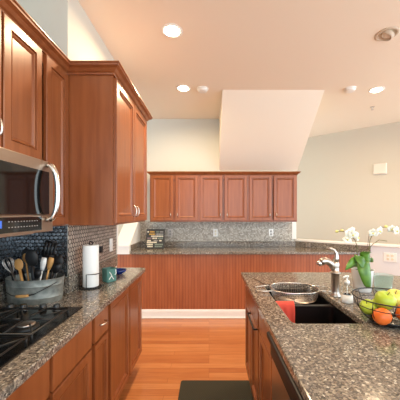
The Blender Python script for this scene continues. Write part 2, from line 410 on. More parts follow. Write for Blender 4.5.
# bar: beadboard front + worktop + upstand
tag(MB().box(-1.25, 2.01, 3.651, 3.659, 0, .863).build('beadboard_panel', BEAD), 'long beaded cherry panel below the far granite bar top', 'panel')
hy = lambda x: hp.y+(x-hp.x)*hd.y/hd.x
off = .004
bar = MB().prism([(-1.045, 3.61), (2.06, 3.61), (2.06, hy(2.06)-.01), (1.34, YB-.012), (XS+.02, YB-.008), (XS+.02, 3.64)], .864, .899)
tag(bar.build('bar_countertop', GRAN, bevel=.005), 'long granite bar top against the far wall', 'countertop')
b = MB().box(XS+.014, 1.33, YB-.026, YB-.0065, .8995, .984).box(XS+.001, XS+.02, 3.68, YB-.026, .8995, .984)
n2 = -hn
p0, p1 = hp+n2*.022+hd*.0, Vector((2.14, hy(2.14)))+n2*.022
b.prism([p0, p1, p1-n2*.02, p0-n2*.02], .8995, .983)
tag(b.build('bar_backsplash', GRAN, bevel=.002), 'low granite upstand behind the far bar top', 'backsplash')

# ------------------------------------------------------------------ island
def rrect(x0, x1, y0, y1, r, n=4):
    P = []
    for cx, cy, a0 in ((x1-r, y1-r, 0), (x0+r, y1-r, 90), (x0+r, y0+r, 180), (x1-r, y0+r, 270)):
        for i in range(n+1):
            a = math.radians(a0+90*i/n); P.append((cx+r*math.cos(a), cy+r*math.sin(a)))
    return P
SX0, SX1, SY0, SY1 = .385, .725, 1.24, 1.915
it = MB().prism([(.272, .12), (1.75, .12), (1.75, 2.10), (1.18, 2.31), (.272, 2.31)], .879, .914, [rrect(SX0, SX1, SY0, SY1, .03)[::-1]])
tag(it.build('island_countertop', GRAN, bevel=.006), 'large granite island top in the right foreground, holding the sink', 'countertop')
XI = .322
def py(y): return 2.27-y       # world Y -> local x for the unit that starts at 2.27
zc = ZB1-.165
sc_ = cabinet('sink_cabinet', (XI, 2.27, 0), -PI/2, .975, .60, ZB0, ZB1, 'cherry island cabinet with three doors below the sink, left of dishwasher', 'cabinet',
        [('door', .02, .30, ZB0+.005, zc-.008, None), ('door', .31, .60, ZB0+.005, zc-.008, None), ('door', .63, .965, ZB0+.005, zc-.008, None),
         ('drawer', .02, .60, zc, ZB1-.01, None, True), ('drawer', .63, .965, zc, ZB1-.01, None, True)], None, True, False)
b = MB().tube([(.33, -.022, zc-.012), (.33, -.045, zc-.012), (.60, -.045, zc-.012), (.60, -.022, zc-.012)], .006)
tag(b.build('towel_bar', MBLACK, sc_, smooth=True), 'black towel bar')
cabinet('base_cabinet', (XI, .688, 0), -PI/2, .54, .60, ZB0, ZB1, 'cherry island base cabinet at the near end beyond the dishwasher', 'cabinet', [('door', .01, .53, ZB0+.005, ZB1-.02, None)], None, True)
dw = thing('dishwasher', (XI, 1.292, 0), -PI/2, 'dishwasher with black control strip built into the island, right of sink doors', 'dishwasher')
MB().box(.002, .598, .0, .58, .10, .64).box(.002, .598, 0, .045, .64, .872).build('body', MBLACK, dw)
MB().box(.004, .596, -.022, -.0005, .12, .74).build('door', MWSTEEL, dw, bevel=.004)
MB().box(.004, .596, -.030, -.0005, .745, .868).build('control_panel', MBLACK, dw, bevel=.006)
MB().box(.02, .58, -.052, -.0305, .835, .866).build('handle', MBLACK, dw, bevel=.008)
MB().box(0, .60, .06, .075, 0, .10).build('toe_kick', MBLACK, dw)
b = MB().prism([(.93, .16), (1.45, .16), (1.45, 2.16), (1.18, 2.27), (.93, 2.27)], 0, .878)
tag(b.build('island_back_cabinet', WOOD), 'cherry panelled back of the island carrying the overhanging granite', 'cabinet')

# sink
sk = thing('sink', ((SX0+SX1)/2, (SY0+SY1)/2, .66), 0, 'black double-bowl composite sink set in the island top', 'sink')
def loc2(o, r):     # shift world-built mesh to root-local
    o.location = -Vector(r.location); return o
X0, X1, Y0, Y1 = SX0-.012, SX1+.012, SY0-.012, SY1+.012
YD = 1.585
b = MB().prism(rrect(X0, X1, Y0, Y1, .03), .866, .878, [rrect(SX0, SX1, SY0, YD-.015, .03)[::-1], rrect(SX0, SX1, YD+.015, SY1, .03)[::-1]])
def bowl(b, y0, y1, bot):
    P = [rrect(SX0, SX1, y0, y1, .03), rrect(SX0+.004, SX1-.004, y0+.004, y1-.004, .03), rrect(SX0+.02, SX1-.02, y0+.02, y1-.02, .03), rrect(SX0+.03, SX1-.03, y0+.03, y1-.03, .03)]
    Z = [.87, bot+.03, bot+.006, bot]
    O = [rrect(SX0+.01, SX1-.01, y0+.01, y1-.01, .03), rrect(SX0-.008, SX1+.008, y0-.008, y1+.008, .03)]
    b.rings([[(x, y, z) for x, y in p] for p, z in list(zip(P, Z))[::-1]] + [[(x, y, .869) for x, y in O[1]], [(x, y, bot-.01) for x, y in O[1]]])
bowl(b, SY0, YD-.015, .68); bowl(b, YD+.015, SY1, .70)
loc2(b.build('basin', SINKM, sk, smooth=False), sk)
for yy in (1.41, 1.75):
    loc2(MB().lathe([(.04, 0), (.04, .003), (.03, .004), (.028, .001)], n=20).build('drain', STEEL, sk), sk).location += Vector((.555, yy, .682 if yy < 1.5 else .702))
# colander across the sink
co = thing('colander', (.555, 1.765, .914), 0, 'stainless over-the-sink wire colander spanning the far bowl', 'colander')
def ell(a, b_, z, n=36, sq=.8):
    return [(a*math.copysign(abs(math.cos(t))**sq, math.cos(t)), b_*math.copysign(abs(math.sin(t))**sq, math.sin(t)), z) for t in (2*PI*i/n for i in range(n))]
m_ = MB().rings([ell(.148, .125, .014), ell(.145, .12, -.01), ell(.14, .115, -.03), ell(.13, .105, -.05), ell(.105, .08, -.062), ell(.06, .05, -.066), ell(.02, .02, -.067)], False, True)
o = m_.build('basket_mesh', STEEL, co); md = o.modifiers.new('sub', 'SUBSURF'); md.subdivision_type = 'SIMPLE'; md.levels = md.render_levels = 1
md = o.modifiers.new('wf', 'WIREFRAME'); md.thickness = .0014
MB().tube(ell(.150, .127, .016), .0045, 8, True).build('rim', CHROME, co, smooth=True)
for sg in (-1, 1):
    MB().tube([(sg*.146, -.06, .014), (sg*.20, -.06, .012), (sg*.245, -.05, .008), (sg*.25, 0, .007), (sg*.245, .05, .008), (sg*.20, .06, .012), (sg*.146, .06, .014)], .0038).build('support_arm', CHROME, co, smooth=True)
# red cloth over the divider
b = MB(); n = 14; rows = []
prof = [(-.022, -.13), (-.0215, -.09), (-.021, -.05), (-.02, -.015), (-.014, .008), (0, .016), (.014, .008), (.02, -.02), (.021, -.06)]
for i in range(n+1):
    u = i/n; x = .392+.105*u
    rows.append([(x, YD+y*(1+.12*math.sin(u*9)) - .004*math.sin(u*14)*(z < -.01), .886+z-.012*math.sin(u*5)*(abs(z) > .1)) for y, z in prof])
b.rings(rows, False, False, False)
o = b.build('dish_cloth', RED, smooth=True); md = o.modifiers.new('so', 'SOLIDIFY'); md.thickness = .004; md.offset = 1
md = o.modifiers.new('ss', 'SUBSURF'); md.levels = md.render_levels = 1
tag(o, 'coral red dish cloth hanging over the divider of the black sink', 'cloth')

# faucet
fa = thing('faucet', (.772, 1.65, .914), 0, 'brushed nickel pull-out faucet with raised lever beside the sink', 'faucet')
MB().lathe([(.033, 0), (.033, .006), (.024, .014), (.023, .03), (.023, .138), (.031, .14), (.031, .145), (.022, .147), (.022, .175), (.024, .19), (.021, .207), (.012, .215)], n=24).build('body', STEEL, fa, smooth=True)
b = MB().tube([(-.005, 0, .165), (-.025, 0, .195), (-.045, 0, .210), (-.06, 0, .214), (-.075, 0, .211), (-.09, 0, .204)], [.02, .021, .02, .021, .023, .021], 14)
b.build('spout', STEEL, fa, smooth=True)
MB().tube([(-.086, 0, .208), (-.098, 0, .197), (-.103, 0, .186)], [.018, .019, .015], 12).build('spray_head', CHROME, fa, smooth=True)
MB().tube([(0, 0, .21), (.008, 0, .235), (.006, 0, .26), (-.008, 0, .28), (-.03, 0, .29), (-.042, 0, .287)], [.02, .014, .010, .009, .008, .006], 12).build('lever', STEEL, fa, smooth=True)
# soap pump
so = thing('soap_dispenser', (.782, 1.53, .914), 0, 'clear glass soap pump half full of white soap, beside the faucet', 'soap dispenser')
MB().lathe([(.031, .0485), (.031, .072), (.026, .088), (.014, .1), (.012, .112), (.010, .112), (.012, .098), (.024, .085), (.0285, .07), (.0285, .0485), (.031, .0485)], n=24).build('bottle', GLASSB, so, smooth=True)
MB().lathe([(.0, 0), (.026, 0), (.031, .004), (.031, .048), (.0, .048)], n=24, cap0=False, cap1=False).build('liquid_soap', PLASTW, so, smooth=True)
b = MB().lathe([(.014, .105), (.014, .122), (.006, .126), (.005, .143), (.010, .144), (.010, .152), (.0, .154)], n=16)
b.tube([(0, 0, .148), (-.02, -.01, .148), (-.028, -.014, .142)], .0045)
b.tube([(0, 0, .11), (0, 0, .012)], .003)
b.build('pump', PLASTW, so, smooth=True)

# orchid
oc = thing('potted_orchid', (1.0, 1.76, .914), 0, 'white orchid with broad green leaves in a white ceramic pot', 'orchid')
pot = MB().lathe([(.048, 0), (.052, .003), (.066, .135), (.068, .14), (.062, .14), (.060, .125), (0, .12)], n=28, cap1=False).build('pot', CERAM, oc, smooth=True); edgesplit(pot, .9)
MB().lathe([(.0, .124), (.056, .124), (.04, .132), (0, .135)], n=16, cap0=False, cap1=False).build('bark', STAKE, oc)
def leaf(base, az, L, W, rise, droop, twist=0.0):
    b = MB(); rows = []; n = 12
    d = Vector((math.cos(az), math.sin(az), 0)); sd = Vector((-math.sin(az), math.cos(az), twist)).normalized()
    for i in range(n+1):
        t = i/n; p = Vector(base)+d*L*(math.sin(t*1.45)/1.0)*.8+Vector((0, 0, rise*math.sin(PI*min(t*1.5, 1))-droop*t*t))
        ww = W*(math.sin(PI*(t*.93+.035))**.65)*.5
        rows.append([tuple(p+sd*ww*s_+Vector((0, 0, abs(s_)*ww*.35))) for s_ in (-1, -.5, 0, .5, 1)])
    b.rings(rows, False, False, False)
    o = b.build('leaf', LEAF, oc, smooth=True); md = o.modifiers.new('s', 'SOLIDIFY'); md.thickness = .0025; return o
P3 = lambda px, py_, Y: Vector(((px-209)*Y/270-1.0, Y-1.76, 1.42-(py_-213)*Y/270-.914))
def hang_leaf(pts, W, side=(1, .25, 0)):
    b = MB(); rows = []; n = 12; P = [Vector(p) for p in pts]; m = len(P)-1; sd = Vector(side).normalized()
    for i in range(n+1):
        t = i/n; f = min(t*m, m-1e-6); k = int(f); u = f-k
        g = lambda j: P[max(0, min(m, j))]
        p = .5*((2*g(k))+(g(k+1)-g(k-1))*u+(2*g(k-1)-5*g(k)+4*g(k+1)-g(k+2))*u*u+(3*g(k)-g(k-1)-3*g(k+1)+g(k+2))*u**3)
        ww = W*(math.sin(PI*(t*.9+.05))**.6)*.5
        rows.append([tuple(p+sd*ww*q+Vector((0, -.35*ww*abs(q)*-1, 0))) for q in (-1, -.5, 0, .5, 1)])
    b.rings(rows, False, False, False)
    o = b.build('leaf', LEAF, oc, smooth=True); md = o.modifiers.new('s', 'SOLIDIFY'); md.thickness = .0025; return o
hang_leaf([P3(364, 268, 1.74), P3(364, 262, 1.68), P3(366, 272, 1.64), P3(369, 288, 1.645)], .085, (1, .1, .15))
hang_leaf([P3(363, 268, 1.74), P3(360, 256, 1.70), P3(362, 262, 1.66), P3(364, 269, 1.65)], .07, (1, .1, -.25))
hang_leaf([P3(363, 265, 1.73), P3(357, 262, 1.69), P3(351, 264, 1.665), P3(346, 268, 1.66)], .072, (.25, .15, .95))
hang_leaf([P3(365, 268, 1.76), P3(366, 258, 1.74), P3(366, 253, 1.72), P3(370, 252, 1.69)], .075, (1, .2, -.1))
hang_leaf([P3(366, 268, 1.78), P3(369, 258, 1.83), P3(372, 262, 1.90)], .06)
def stem(pts, r, nm='stem', m_=STEM): MB().tube(pts, r, 6).build(nm, m_, oc, smooth=True)
stem([P3(360, 276, 1.76), P3(358, 262, 1.76), P3(357, 246, 1.75), P3(355, 240, 1.74), P3(349, 234, 1.73), P3(343, 231, 1.72), P3(337, 232, 1.72)], .0022)
stem([P3(368, 274, 1.77), P3(368, 258, 1.77), P3(370, 240, 1.77), P3(374, 231, 1.76), P3(382, 227, 1.75), P3(390, 228, 1.74), P3(397, 230, 1.74)], .0024)
stem([P3(368, 250, 1.77), P3(373, 244, 1.77), P3(379, 240, 1.76), P3(387, 241, 1.75)], .0020)
stem([P3(366.5, 276, 1.765), P3(367, 250, 1.765), P3(369, 236, 1.765)], .0016, 'stake', STAKE)
def flower(c, s, yaw, tilt):
    M = Matrix.Rotation(yaw, 3, 'Z') @ Matrix.Rotation(tilt, 3, 'X')
    b = MB()
    for k, (a, L, W) in enumerate([(90, 1, .62), (210, 1, .6), (330, 1, .6), (18, 1.05, .95), (162, 1.05, .95)]):
        a = math.radians(a); rows = []
        for i in range(6):
            t = i/5; ww = s*W*.42*math.sin(PI*(.08+.88*t))**.7
            row = []
            for q in (-1, 0, 1):
                x = s*L*.62*t*math.cos(a)-q*ww*math.sin(a); z = s*L*.62*t*math.sin(a)+q*ww*math.cos(a)
                row.append(tuple(M @ Vector((x, -.12*s*t*(1-t)*3+(.001 if k > 2 else 0)+abs(q)*-.05*s, z))+c))
            rows.append(row)
        b.rings(rows, False, False, False)
    o = b.build('flower', PETAL, oc, smooth=True); md = o.modifiers.new('s', 'SOLIDIFY'); md.thickness = .0012
    MB().ball(c+M @ Vector((0, -.008, -.002)), s*.13, 1, 1.3, .9, 8).build('flower_lip', BUD, o, smooth=True)
for px, py_, Y, s, yaw, ti in [(348, 233, 1.72, .05, .4, .2), (353, 235, 1.70, .05, -.3, .1), (357, 238, 1.73, .045, .9, -.3), (347, 240, 1.71, .045, 0, -.5), (351, 230, 1.73, .04, .2, .4),
                               (373, 233, 1.73, .048, -.3, .1), (379, 231, 1.73, .05, .5, .2), (391, 229, 1.73, .045, 0, .3), (396, 231, 1.72, .05, .5, 0)]:
    flower(P3(px, py_, Y), s, yaw, ti)
for px, py_ in [(337, 231.5), (342, 230.5), (386, 226.5)]:
    MB().ball(P3(px, py_, 1.73), .010, 1.2, 1, .9, 10).build('bud', BUD, oc, smooth=True)

# glass vase
gv = MB().lathe([(.046, 0), (.05, .004), (.056, .105), (.0535, .105), (.0475, .008), (0, .008)], n=32).build('glass_tumbler', GLASSG, smooth=True, loc=(1.135, 1.76, .9142))
edgesplit(gv, .9)
tag(gv, 'wide clear glass tumbler on the island, right of the orchid', 'glass')

# fruit bowl
FX, FY, FZ = .83, 1.25, .9143
fb = thing('fruit_bowl', (FX, FY, FZ), 0, 'open black wire fruit bowl on the island top', 'bowl')
def circ(r, z, n=40): return [(r*math.cos(2*PI*i/n), r*math.sin(2*PI*i/n), z) for i in range(n)]
MB().tube(circ(.148, .118), .003, 8, True).build('rim', MBLACK, fb, smooth=True)
MB().tube(circ(.139, .083), .0018, 6, True).build('hoop', MBLACK, fb, smooth=True)
MB().lathe([(.062, .0), (.066, .002), (.085, .012), (.098, .024), (.095, .026), (.08, .016), (.06, .007), (0, .006)], n=32, cap1=False).build('base_dish', BLACK, fb, smooth=True)
for k in range(11):
    a = 2*PI*k/11+.2
    MB().tube([(r*math.cos(a+tw), r*math.sin(a+tw), z) for r, z, tw in ((.094, .023, 0), (.115, .042, .03), (.132, .068, .06), (.142, .092, .09), (.148, .118, .12))], .0018, 6).build('wire', MBLACK, fb, smooth=True)
def apple(x, y, z, r, m_, label, rot=(0, 0, 0), nm='apple'):
    o = MB().lathe([(0, -.82*r), (.25*r, -.9*r), (.5*r, -.84*r), (.8*r, -.5*r), (.97*r, -.05*r), (1.0*r, .25*r), (.9*r, .6*r), (.62*r, .85*r), (.3*r, .88*r), (.12*r, .76*r), (0, .68*r)], n=24, cap0=False, cap1=False).build(nm, m_, smooth=True, loc=(x, y, z))
    MB().tube([(0, 0, .68*r), (.05*r, 0, .9*r), (.14*r, 0, 1.12*r)], .0016, 6).build('stem', STAKE, o)
    o.rotation_euler = rot
    tag(o, label, 'apple', 'green and yellow apples in the wire bowl')
def orange(x, y, z, r, label):
    o = MB().ball((0, 0, 0), r, 1, 1, .95, 24).build('orange', ORANGE, smooth=True, loc=(x, y, z))
    MB().lathe([(.004, r*.945), (.0035, r*.96), (0, r*.965)], n=8, cap1=False).build('stem_scar', STEM, o)
    o.rotation_euler = (random.uniform(-.6, .6), random.uniform(-.6, .6), 0)
    tag(o, label, 'orange', 'oranges in the wire bowl')
orange(FX-.062, FY-.052, FZ+.047, .038, 'orange at the left in front of the bowl, under the upper green apple')
orange(FX+.040, FY-.055, FZ+.062, .040, 'orange at the right front of the bowl, nearest the frame edge')
apple(FX-.074, FY+.032, FZ+.057, .036, GAPPLE, 'green apple at the far left low in the wire bowl', (.3, -.5, 0))
apple(FX-.019, FY-.004, FZ+.100, .044, GAPPLE, 'green apple topmost on the pile, stem dimple showing', (.35, .15, 0))
apple(FX+.064, FY+.045, FZ+.095, .043, YAPPLE, 'pale yellow apple behind the right orange', (.4, -.3, 0))
apple(FX+.0, FY+.072, FZ+.052, .034, GAPPLE, 'green apple hidden low at the back of the wire bowl', (0, .3, 0))

# ------------------------------------------------------------------ microwave
mw = thing('microwave', (-.86, .692, 0), PI/2, 'stainless over-the-range microwave with dark glass door and bowed handle', 'microwave')
MB().box(0, .756, .0, .355, 1.322, 1.688).build('body', MWSTEEL, mw, bevel=.003)
dr = MB().box(.002, .754, -.026, -.0008, 1.412, 1.686).build('door', MWSTEEL, mw, bevel=.004)
MB().box(.03, .715, -.0275, -.0262, 1.414, 1.632).build('window', BGLASS, dr)
MB().tube([(.70, -.027-.053*math.sin(PI*i/18)**.7, 1.5265-.1415*math.cos(PI*i/18)) for i in range(19)], .0135, 14).build('handle', CHROME, dr, smooth=True)
MB().box(.002, .754, -.024, -.0008, 1.324, 1.410).build('lower_trim', MWSTEEL, mw, bevel=.003)
cp = MB().box(.03, .655, -.0255, -.0242, 1.336, 1.402).build('control_panel', BGLASS, mw)
MB().box(.30, .395, -.0262, -.0256, 1.358, 1.388).build('display', DISP, cp)
MB().box(.375, .381, -.0266, -.0263, 1.364, 1.382).box(.345, .365, -.0266, -.0263, 1.366, 1.369).box(.345, .365, -.0266, -.0263, 1.377, 1.38).build('display_digits', DISPL, cp)
for r_ in range(2):
    for c_ in range(11):
        x = .43+c_*.0185; z = 1.357+r_*.024
        MB().box(x, x+.008, -.0262, -.0256, z, z+.004).build('button', LGREY, cp)
MB().box(.1, .66, .02, .33, 1.316, 1.3215).build('grease_filter', STEEL, mw)

# ------------------------------------------------------------------ cooktop
ck = thing('gas_cooktop', (-.915, 1.065, .9142), 0, 'black gas cooktop with wire grates set in the left countertop', 'cooktop')
MB().box(-.255, .243, -.375, .375, 0, .007).build('glass_plate', BLACK, ck, bevel=.003)
for kx in (-1.03, -.962, -.86, -.79):
    k_ = MB().lathe([(.02, .007), (.021, .012), (.017, .016), (.016, .03), (.014, .033), (0, .033)], kx+.915, .335, 18, cap1=False).build('knob', BLACK, ck, smooth=True)
    edgesplit(k_, .8)
    MB().lathe([(.022, .0072), (.0225, .0095), (.0195, .0105)], kx+.915, .335, 18).build('knob_ring', CHROME, k_)
for bx in (-.125, .12):
    for by in (-.19, .11):
        MB().lathe([(.05, .007), (.048, .014), (.04, .018), (.036, .018)], bx, by, 24).build('burner_ring', IRON, ck, smooth=False)
        MB().lathe([(.034, .018), (.036, .024), (.03, .027), (0, .028)], bx, by, 20, cap1=False).build('burner_cap', STEEL if bx > 0 else IRON, ck, smooth=True)
        b = MB(); z = .04; h = .112; rr = .0042
        b.tube([(bx-h, by-h-.025, z), (bx+h, by-h-.025, z), (bx+h, by+h+.025, z), (bx-h, by+h+.025, z)], rr, 6, True)
        for a in range(4):
            ca, sa = round(math.cos(a*PI/2)), round(math.sin(a*PI/2))
            L = h+.025*abs(sa)
            b.tube([(bx+ca*.028, by+sa*.028, z+.004), (bx+ca*.06, by+sa*.06, z+.004), (bx+ca*L, by+sa*L, z)], rr, 6)
        for sx in (-1, 1):
            for sy in (-1, 1): b.tube([(bx+sx*h, by+sy*(h+.022), .0072), (bx+sx*h, by+sy*(h+.022), z)], rr, 6); b.tube([(bx+sx*h*.95, by+sy*h*1.1, z), (bx+sx*.045, by+sy*.045, z)], rr*.9, 6)
        b.build('grate', IRON, ck, smooth=True)

# ------------------------------------------------------------------ utensil bucket
bk = thing('metal_bucket', (-1.012, 1.576, .9143), 0, 'oval galvanised metal bucket with wooden grip, filled with utensils behind the cooktop', 'bucket')
BA, BB = .158, .108
def ering(k, z, n=40): return [(BA*k*math.cos(2*PI*i/n), BB*k*math.sin(2*PI*i/n), z) for i in range(n)]
o = MB().rings([ering(.0, .004), ering(.9, .004), ering(.985, .132), ering(.995, .136), ering(1.01, .134), ering(1.0, .126), ering(.985, .10), ering(.995, .098), ering(.985, .095), ering(.955, .035), ering(.965, .032), ering(.955, .029), ering(.925, .0), ering(.0, .0)], False, False).build('bucket_body', GALV, bk, smooth=True); edgesplit(o, .8)
hnd = MB().tube([(-.150, -.045, .105), (-.12, -.085, .075), (-.06, -.112, .058), (0, -.117, .052), (.06, -.110, .064), (.115, -.086, .092), (.150, -.045, .115)], .0022, 6).build('bail_handle', IRON, bk, smooth=True)
tag(MB().tube([(-.032, -.1155, .054), (-.02, -.1175, .054), (.02, -.1175, .056), (.035, -.1155, .059)], [.007, .008, .008, .007], 10).build('wooden_grip', SPOON, hnd, smooth=True), 'turned wooden grip')
BO = Vector((-1.012, 1.576, .9143))
def util(name, label, cat, m_, top, foot, headf, r=.006, hm=None):
    """top and foot are bucket-local points; head mesh drawn about the top"""
    top = Vector(top); top = top+(top-Vector(foot))*.22
    o = MB().tube([Vector(foot), (Vector(foot)+Vector(top))/2, Vector(top)], [r, r*.9, r*.8], 8).build(name, m_, smooth=True, loc=BO)
    tag(o, label, cat, 'utensils standing in the bucket')
    d = (Vector(top)-Vector(foot)).normalized(); q = Vector((0, 0, 1)).rotation_difference(d).to_matrix()
    if headf:
        h = headf(q, Vector(top)); h.build('head', hm or m_, o, smooth=True)
    return o
def spoonhead(w_, l_, d_=.35):
    return lambda q, t: MB().ball(t+q @ Vector((0, 0, l_*.8)), 1, w_, w_*d_, l_, 16, q)
def turner(q, t):
    b = MB(); M = Matrix.Translation(t) @ q.to_4x4()
    for x0 in (-.038, -.018, .002, .022): b.box(x0, x0+.014, -.002, .002, .012, .088, M)
    b.box(-.038, .036, -.002, .002, 0, .014, M).box(-.038, .036, -.002, .002, .086, .098, M); return b
def loops(q, t):
    b = MB()
    for k in range(4):
        a = k*PI/4; b.tube([t+q @ Vector((math.cos(a)*.026*math.sin(s_*PI/10)*(1 if s_ <= 10 else 1), math.sin(a)*.026*math.sin(s_*PI/10), .10*math.sin(s_*PI/20) if s_ <= 10 else .1)) for s_ in range(0, 11)], .0014, 5)
        b.tube([t+q @ Vector((-math.cos(a)*.026*math.sin(s_*PI/10), -math.sin(a)*.026*math.sin(s_*PI/10), .10*math.sin(s_*PI/20))) for s_ in range(0, 11)], .0014, 5)
    return b
def paddle(w_, l_):
    def f(q, t):
        b = MB(); M = Matrix.Translation(t) @ q.to_4x4(); b.rings([[tuple(M @ Vector((x*k, y, z))) for x, y in ((-1, -.003), (1, -.003), (1, .003), (-1, .003))] for k, z in ((.008, 0), (w_*.4, l_*.25), (w_*.5, l_*.6), (w_*.42, l_))]); return b
    return f
util('slotted_turner', 'black slotted turner, tallest utensil at the back of the bucket', 'turner', MBLACK, (.040, .035, .20), (.02, -.01, .012), turner)
util('ladle', 'large black ladle in the middle of the bucket', 'ladle', MBLACK, (.010, -.04, .175), (.012, -.02, .012), spoonhead(.037, .05), .012)
util('wooden_spoon', 'golden wooden spoon left of the black ladle', 'spoon', SPOON, (-.055, -.045, .155), (-.015, -.06, .012), spoonhead(.026, .034), .009)
util('wooden_spoon', 'smaller wooden spoon leaning behind the golden one', 'spoon', SPOON, (-.065, .02, .18), (-.03, .0, .012), spoonhead(.018, .028), .005)
util('whisk', 'steel wire whisk at the left of the bucket', 'whisk', STEEL, (-.10, -.03, .13), (-.06, -.02, .012), loops, .006)
util('steel_spoon', 'shiny steel spoon low at the left of the bucket', 'spoon', STEEL, (-.105, .02, .15), (-.05, .02, .012), spoonhead(.018, .03, .25), .004)
util('spatula', 'white flat spatula right of the black ladle', 'spatula', PLASTW, (.060, -.045, .15), (.03, -.035, .012), paddle(.03, .075), .005)
util('wooden_spatula', 'pale wooden spatula at the right side of the bucket', 'spatula', SPOON, (.082, -.02, .15), (.05, -.02, .012), paddle(.032, .07), .006)
util('serving_spoon', 'black serving spoon at the right end of the bucket', 'spoon', MBLACK, (.11, .01, .15), (.07, .01, .012), spoonhead(.028, .04), .007)
util('serving_spoon', 'black spoon leaning out at the far left of the bucket', 'spoon', MBLACK, (-.13, -.01, .15), (-.08, -.04, .012), spoonhead(.028, .042), .007)
util('tongs', 'steel tongs with black grips beside the white spatula', 'tongs', STEEL, (.10, .045, .17), (.065, .045, .012), paddle(.022, .05), .006, MBLACK)
util('pasta_fork', 'black pasta fork behind the wooden spoons', 'fork', MBLACK, (-.085, .055, .19), (-.05, .03, .012), spoonhead(.03, .036, .4), .006)
util('basting_spoon', 'black basting spoon behind the pale wooden spatula', 'spoon', MBLACK, (.06, .06, .15), (.04, .04, .012), spoonhead(.03, .04), .007)
util('rubber_scraper', 'black rubber scraper low behind the whisk', 'scraper', MBLACK, (-.10, .05, .12), (-.065, .045, .012), paddle(.045, .06), .007)
util('basting_brush', 'black handled brush low beside the ladle on its right', 'brush', MBLACK, (.04, -.06, .115), (.02, -.06, .012), paddle(.04, .05), .008)
util('potato_masher', 'black handled masher standing at the right front of the bucket', 'masher', MBLACK, (.122, -.035, .135), (.085, -.045, .012), paddle(.05, .06), .008)

# paper towel on wire stand
PT = Vector((-.805, 1.84, .9143))
st = thing('paper_towel_holder', PT, 0, 'black wire paper towel stand on the left counter', 'paper towel holder')
MB().tube(circ(.07, .004), .0035, 8, True).build('base_ring', MBLACK, st, smooth=True)
MB().tube([(0, 0, .005), (0, 0, .29)], .004, 8).tube([(-.07, 0, .004), (.07, 0, .004)], .003, 6).build('post', MBLACK, st, smooth=True)
MB().tube([(.012*math.cos(a*PI/8), 0, .30+.012*math.sin(a*PI/8)) for a in range(16)], .0035, 8, True).build('finial', MBLACK, st, smooth=True)
MB().tube([(.0, -.07, .004), (.0, -.07, .10), (.055, -.055, .10), (.07, -.02, .10)], .003, 6).tube([(-.068, -.02, .004), (-.066, -.03, .10), (-.05, -.055, .10)], .003, 6).build('side_wire', MBLACK, st, smooth=True)
pr = MB().lathe([(.011, .010), (.050, .010), (.051, .012), (.051, .286), (.050, .288), (.011, .288)], n=32)
# closed tube roll
o = pr.build('paper_towel_roll', PAPER, smooth=True, loc=PT); edgesplit(o, .6)
tag(o, 'white paper towel roll on the black wire stand', 'paper towel roll')

# mug and bowl
mg = thing('mug', (-.738, 2.0, .9143), .9, 'teal square mug with white pattern on the left counter', 'mug')
b = MB().rings([rr_ for rr_ in [[(x, y, z) for x, y in rrect(-a, a, -a, a, .012)] for a, z in ((.034, 0), (.038, .004), (.040, .098), (.0365, .098), (.034, .008))]])
b.build('cup', TEAL, mg)
MB().tube([(.038, .01, .08), (.06, .012, .075), (.064, .013, .05), (.055, .012, .028), (.038, .01, .024)], .005, 8).build('handle', TEAL, mg, smooth=True)
MB().tube([(-.025, -.0402, .078), (-.012, -.0402, .062), (0, -.0402, .035), (.012, -.0398, .02)], .0028, 6).tube([(-.006, -.0402, .048), (-.026, -.0398, .024)], .0028, 6).tube([(.026, -.0404, .09), (.03, -.0402, .06), (.02, -.04, .05)], .003, 6).build('white_pattern', PLASTW, mg)
bo = MB().lathe([(.022, 0), (.024, .003), (.052, .02), (.062, .036), (.059, .036), (.048, .022), (.0, .008)], n=28, cap1=False).build('bowl', BLUE, smooth=True, loc=(-.745, 2.24, .9143))
tag(bo, 'small glossy cobalt blue bowl near the end of left counter', 'bowl')

# sign on bar
sg = thing('lettered_sign', (-.79, 3.94, .9002), -.03, 'small dark wooden sign with rows of coloured lettering leaning on the far bar', 'sign')
T = Matrix.Rotation(math.radians(-12), 4, 'X')
MB().box(-.135, .135, -.009, .009, 0, .285, T).build('board', CHARC, sg)
rows_ = [(.235, [(-.12, -.09, CREAM), (-.085, -.01, YEL), (.01, .06, SAGE), (.07, .12, LGREY)]), (.2, [(-.09, .0, YEL), (.01, .12, LGREY)]), (.17, [(-.06, .12, CREAM)]),
         (.14, [(-.12, -.05, PLUM), (-.04, .03, CREAM), (.04, .12, SAGE)]), (.105, [(-.12, -.06, CREAM), (-.02, .04, LGREY), (.06, .1, CREAM)]), (.08, [(-.12, .03, CREAM)]),
         (.05, [(-.12, -.03, CREAM), (0, .12, SAGE)]), (.02, [(-.11, -.03, CREAM), (0, .11, SAGE)])]
for z, items in rows_:
    for x0, x1, m_ in items:
        b = MB(); x = x0
        while x < x1-.006:
            wl = min(random.choice((.012, .018, .024)), x1-x); b.box(x, x+wl-.004, -.0108, -.0092, z, z+.02, T); x += wl
        b.build('lettering', m_, sg)

